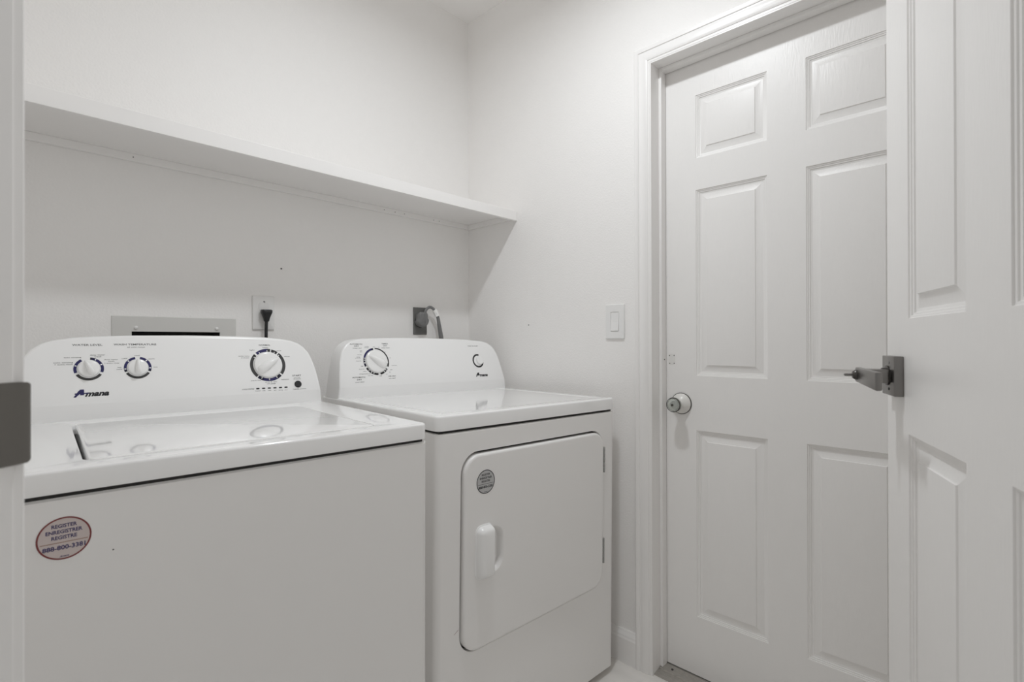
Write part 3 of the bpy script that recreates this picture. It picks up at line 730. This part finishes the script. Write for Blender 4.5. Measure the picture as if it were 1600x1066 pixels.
tube(bm, spline([(0.6605, YB - 0.021, H + 0.070), (0.6600, YB - 0.021, H + 0.050), (0.6590, YB - 0.022, H + 0.020), (0.6600, YB - 0.020, H - 0.04), (0.655, YB - 0.020, H - 0.14), (0.640, YB - 0.030, H - 0.30)]), 0.0052, 12)
jobj('cord', bm, 'black', pc, 60)
# dryer outlet
do = empty('dryer_outlet', (1.296, YB, H + 0.0860))
tag(do, 'dark grey rectangular dryer outlet plate on the back wall near the corner', 'outlet')
plate(1.2612, 1.3308, H + 0.0284, H + 0.1436, 0.005, 'greyplate', do, 0.002)
bm = nb(); lathe(bm, [(0.0270, 0.0045), (0.0270, 0.0062)], frame((1.2935, YB, H + 0.0860), (1, 0, 0), (0, 0, 1)), 32); jobj('receptacle', bm, 'black', do)
dp = empty('dryer_plug', (1.293, YB - 0.03, H + 0.09))
tag(dp, 'grey right-angle dryer plug with an arched grey cord and a small white tag', 'plug')
bm = nb()
secs = []
for yy, sx, dz in ((0.0065, 0.88, 0.0), (0.016, 0.92, 0.0), (0.026, 1.0, 0.001), (0.034, 1.0, 0.002), (0.0385, 0.90, 0.002), (0.040, 0.78, 0.002)):
    cx, cz = 1.2895, H + 0.0880 + dz
    P_ = []
    for k in range(28):
        a = 2 * PI * k / 28
        x_, z_ = 0.0285 * math.cos(a), 0.0300 * math.sin(a)
        if z_ > 0.0: x_ = max(-0.0225, min(0.0225, x_ * 1.1)); z_ = min(z_ * 1.25, 0.0325)
        P_.append(Vector((cx + x_ * sx, YB - yy, cz + z_ * sx)))
    secs.append(P_)
loft(bm, secs); jobj('plug_body', bm, 'greycord', dp, 40)
bm = nb()
for k in range(3):
    box(bm, 1.2790 + k * 0.0085, 1.2815 + k * 0.0085, YB - 0.0412, YB - 0.0392, H + 0.076, H + 0.114, bev=0.0006, seg=1)
jobj('grip_ribs', bm, 'greycord', dp)
bm = nb()
CY = YB - 0.034
cpts = [(1.2960, CY, H + 0.112), (1.3015, CY, H + 0.127), (1.3110, CY, H + 0.1395), (1.3254, CY, H + 0.1450), (1.3420, CY, H + 0.1385), (1.3540, CY, H + 0.1240), (1.3660, CY, H + 0.1020), (1.3740, CY, H + 0.0640), (1.3840, CY, H + 0.0111), (1.395, CY, H - 0.08), (1.36, CY, H - 0.25)]
sp = spline(cpts, 5)
tube(bm, sp, [0.0062 + 0.0052 * min(1, max(0, (i - 26) / 14)) for i in range(len(sp))], 12, 0.6)
jobj('cord', bm, 'greycord', dp, 60)
bm = nb()
tp = [Vector((1.3470, CY, H + 0.1345)), Vector((1.3565, CY, H + 0.1200)), Vector((1.3625, CY, H + 0.1085))]
tube(bm, tp, 0.0110, 12, 0.75); jobj('tag', bm, 'paper', dp, 50)
bm = nb()
T = frame((1.3565, CY - 0.0074, H + 0.120), Vector((0.5, 0, -0.86)), Vector((0.86, 0, 0.5)))
for k in range(1):
    flat_poly(bm, T, [(-0.007, -0.004 + k * 0.0035), (0.005, -0.004 + k * 0.0035), (0.005, -0.003 + k * 0.0035), (-0.007, -0.003 + k * 0.0035)], 0.0002)
jobj('tag_print', bm, 'greyink', dp)
# light switch
ls = empty('light_switch', (XW, 1.0015, H + 0.068))
tag(ls, 'white rocker light switch on the right wall beside the closed door', 'switch')
bm = nb()
TS = frame((XW, 1.0015, H + 0.0688), (0, -1, 0), (0, 0, 1))
def sr(wd, ht, i_, h, r=0.003): return [TS @ Vector((a_, b_, h)) for a_, b_ in rr2(-wd + i_, wd - i_, -ht + i_, ht - i_, max(r - i_, .0005), 4)]
loft(bm, [sr(0.0385, 0.0612, 0, 0.0004), sr(0.0385, 0.0612, 0.0, 0.0045), sr(0.0385, 0.0612, 0.0015, 0.0062), sr(0.0168, 0.0338, -0.001, 0.0062), sr(0.0168, 0.0338, 0, 0.0050), sr(0.0168, 0.0338, 0, 0.0030)])
jobj('cover_plate', bm, 'whiteplastic', ls, 35)
bm = nb()
vs = []
for (y_, h_) in ((-0.0328, 0.0085), (-0.001, 0.0052), (0.001, 0.0052), (0.0328, 0.0046)):
    vs.append([TS @ Vector((-0.0158, y_, 0.003)), TS @ Vector((-0.0158, y_, h_)), TS @ Vector((0.0158, y_, h_)), TS @ Vector((0.0158, y_, 0.003))])
loft(bm, vs); jobj('rocker', bm, 'whiteplastic', ls)
# nails left in the walls
n_ = empty('wall_nail', (0.7177, YB, H + 0.251))
tag(n_, 'tiny dark nail in the back wall above the off-white outlet', 'nail')
bm = nb(); lathe(bm, [(0.0028, 0), (0.0026, 0.002), (0.0012, 0.0026)], frame((0.7177, YB - 0.0002, H + 0.251), (1, 0, 0), (0, 0, 1)), 10); jobj('nail_head', bm, 'greyink', n_)

n_ = empty('wall_nail', (XW, 1.419, H + 0.0664))
tag(n_, 'tiny dark nail in the right wall above the dryer, left of the light switch', 'nail')
bm = nb(); lathe(bm, [(0.0024, 0), (0.0022, 0.0012), (0.001, 0.0016)], frame((XW + 0.0002, 1.419, H + 0.0664), (0, -1, 0), (0, 0, 1)), 10); jobj('nail_head', bm, 'greyink', n_)

# ceiling lamp holder (above the frame)
cl = empty("ceiling_light", (0.85, 0.785, ZC)); tag(cl, 'small round white ceiling lamp holder above the machines', 'ceiling light')
bm = nb(); lathe(bm, [(0.062, 0.0), (0.062, -0.006), (0.040, -0.014), (0.022, -0.020)], Matrix.Translation((0.85, 0.785, ZC)), 32); jobj('lamp_base', bm, 'whiteplastic', cl, 40)
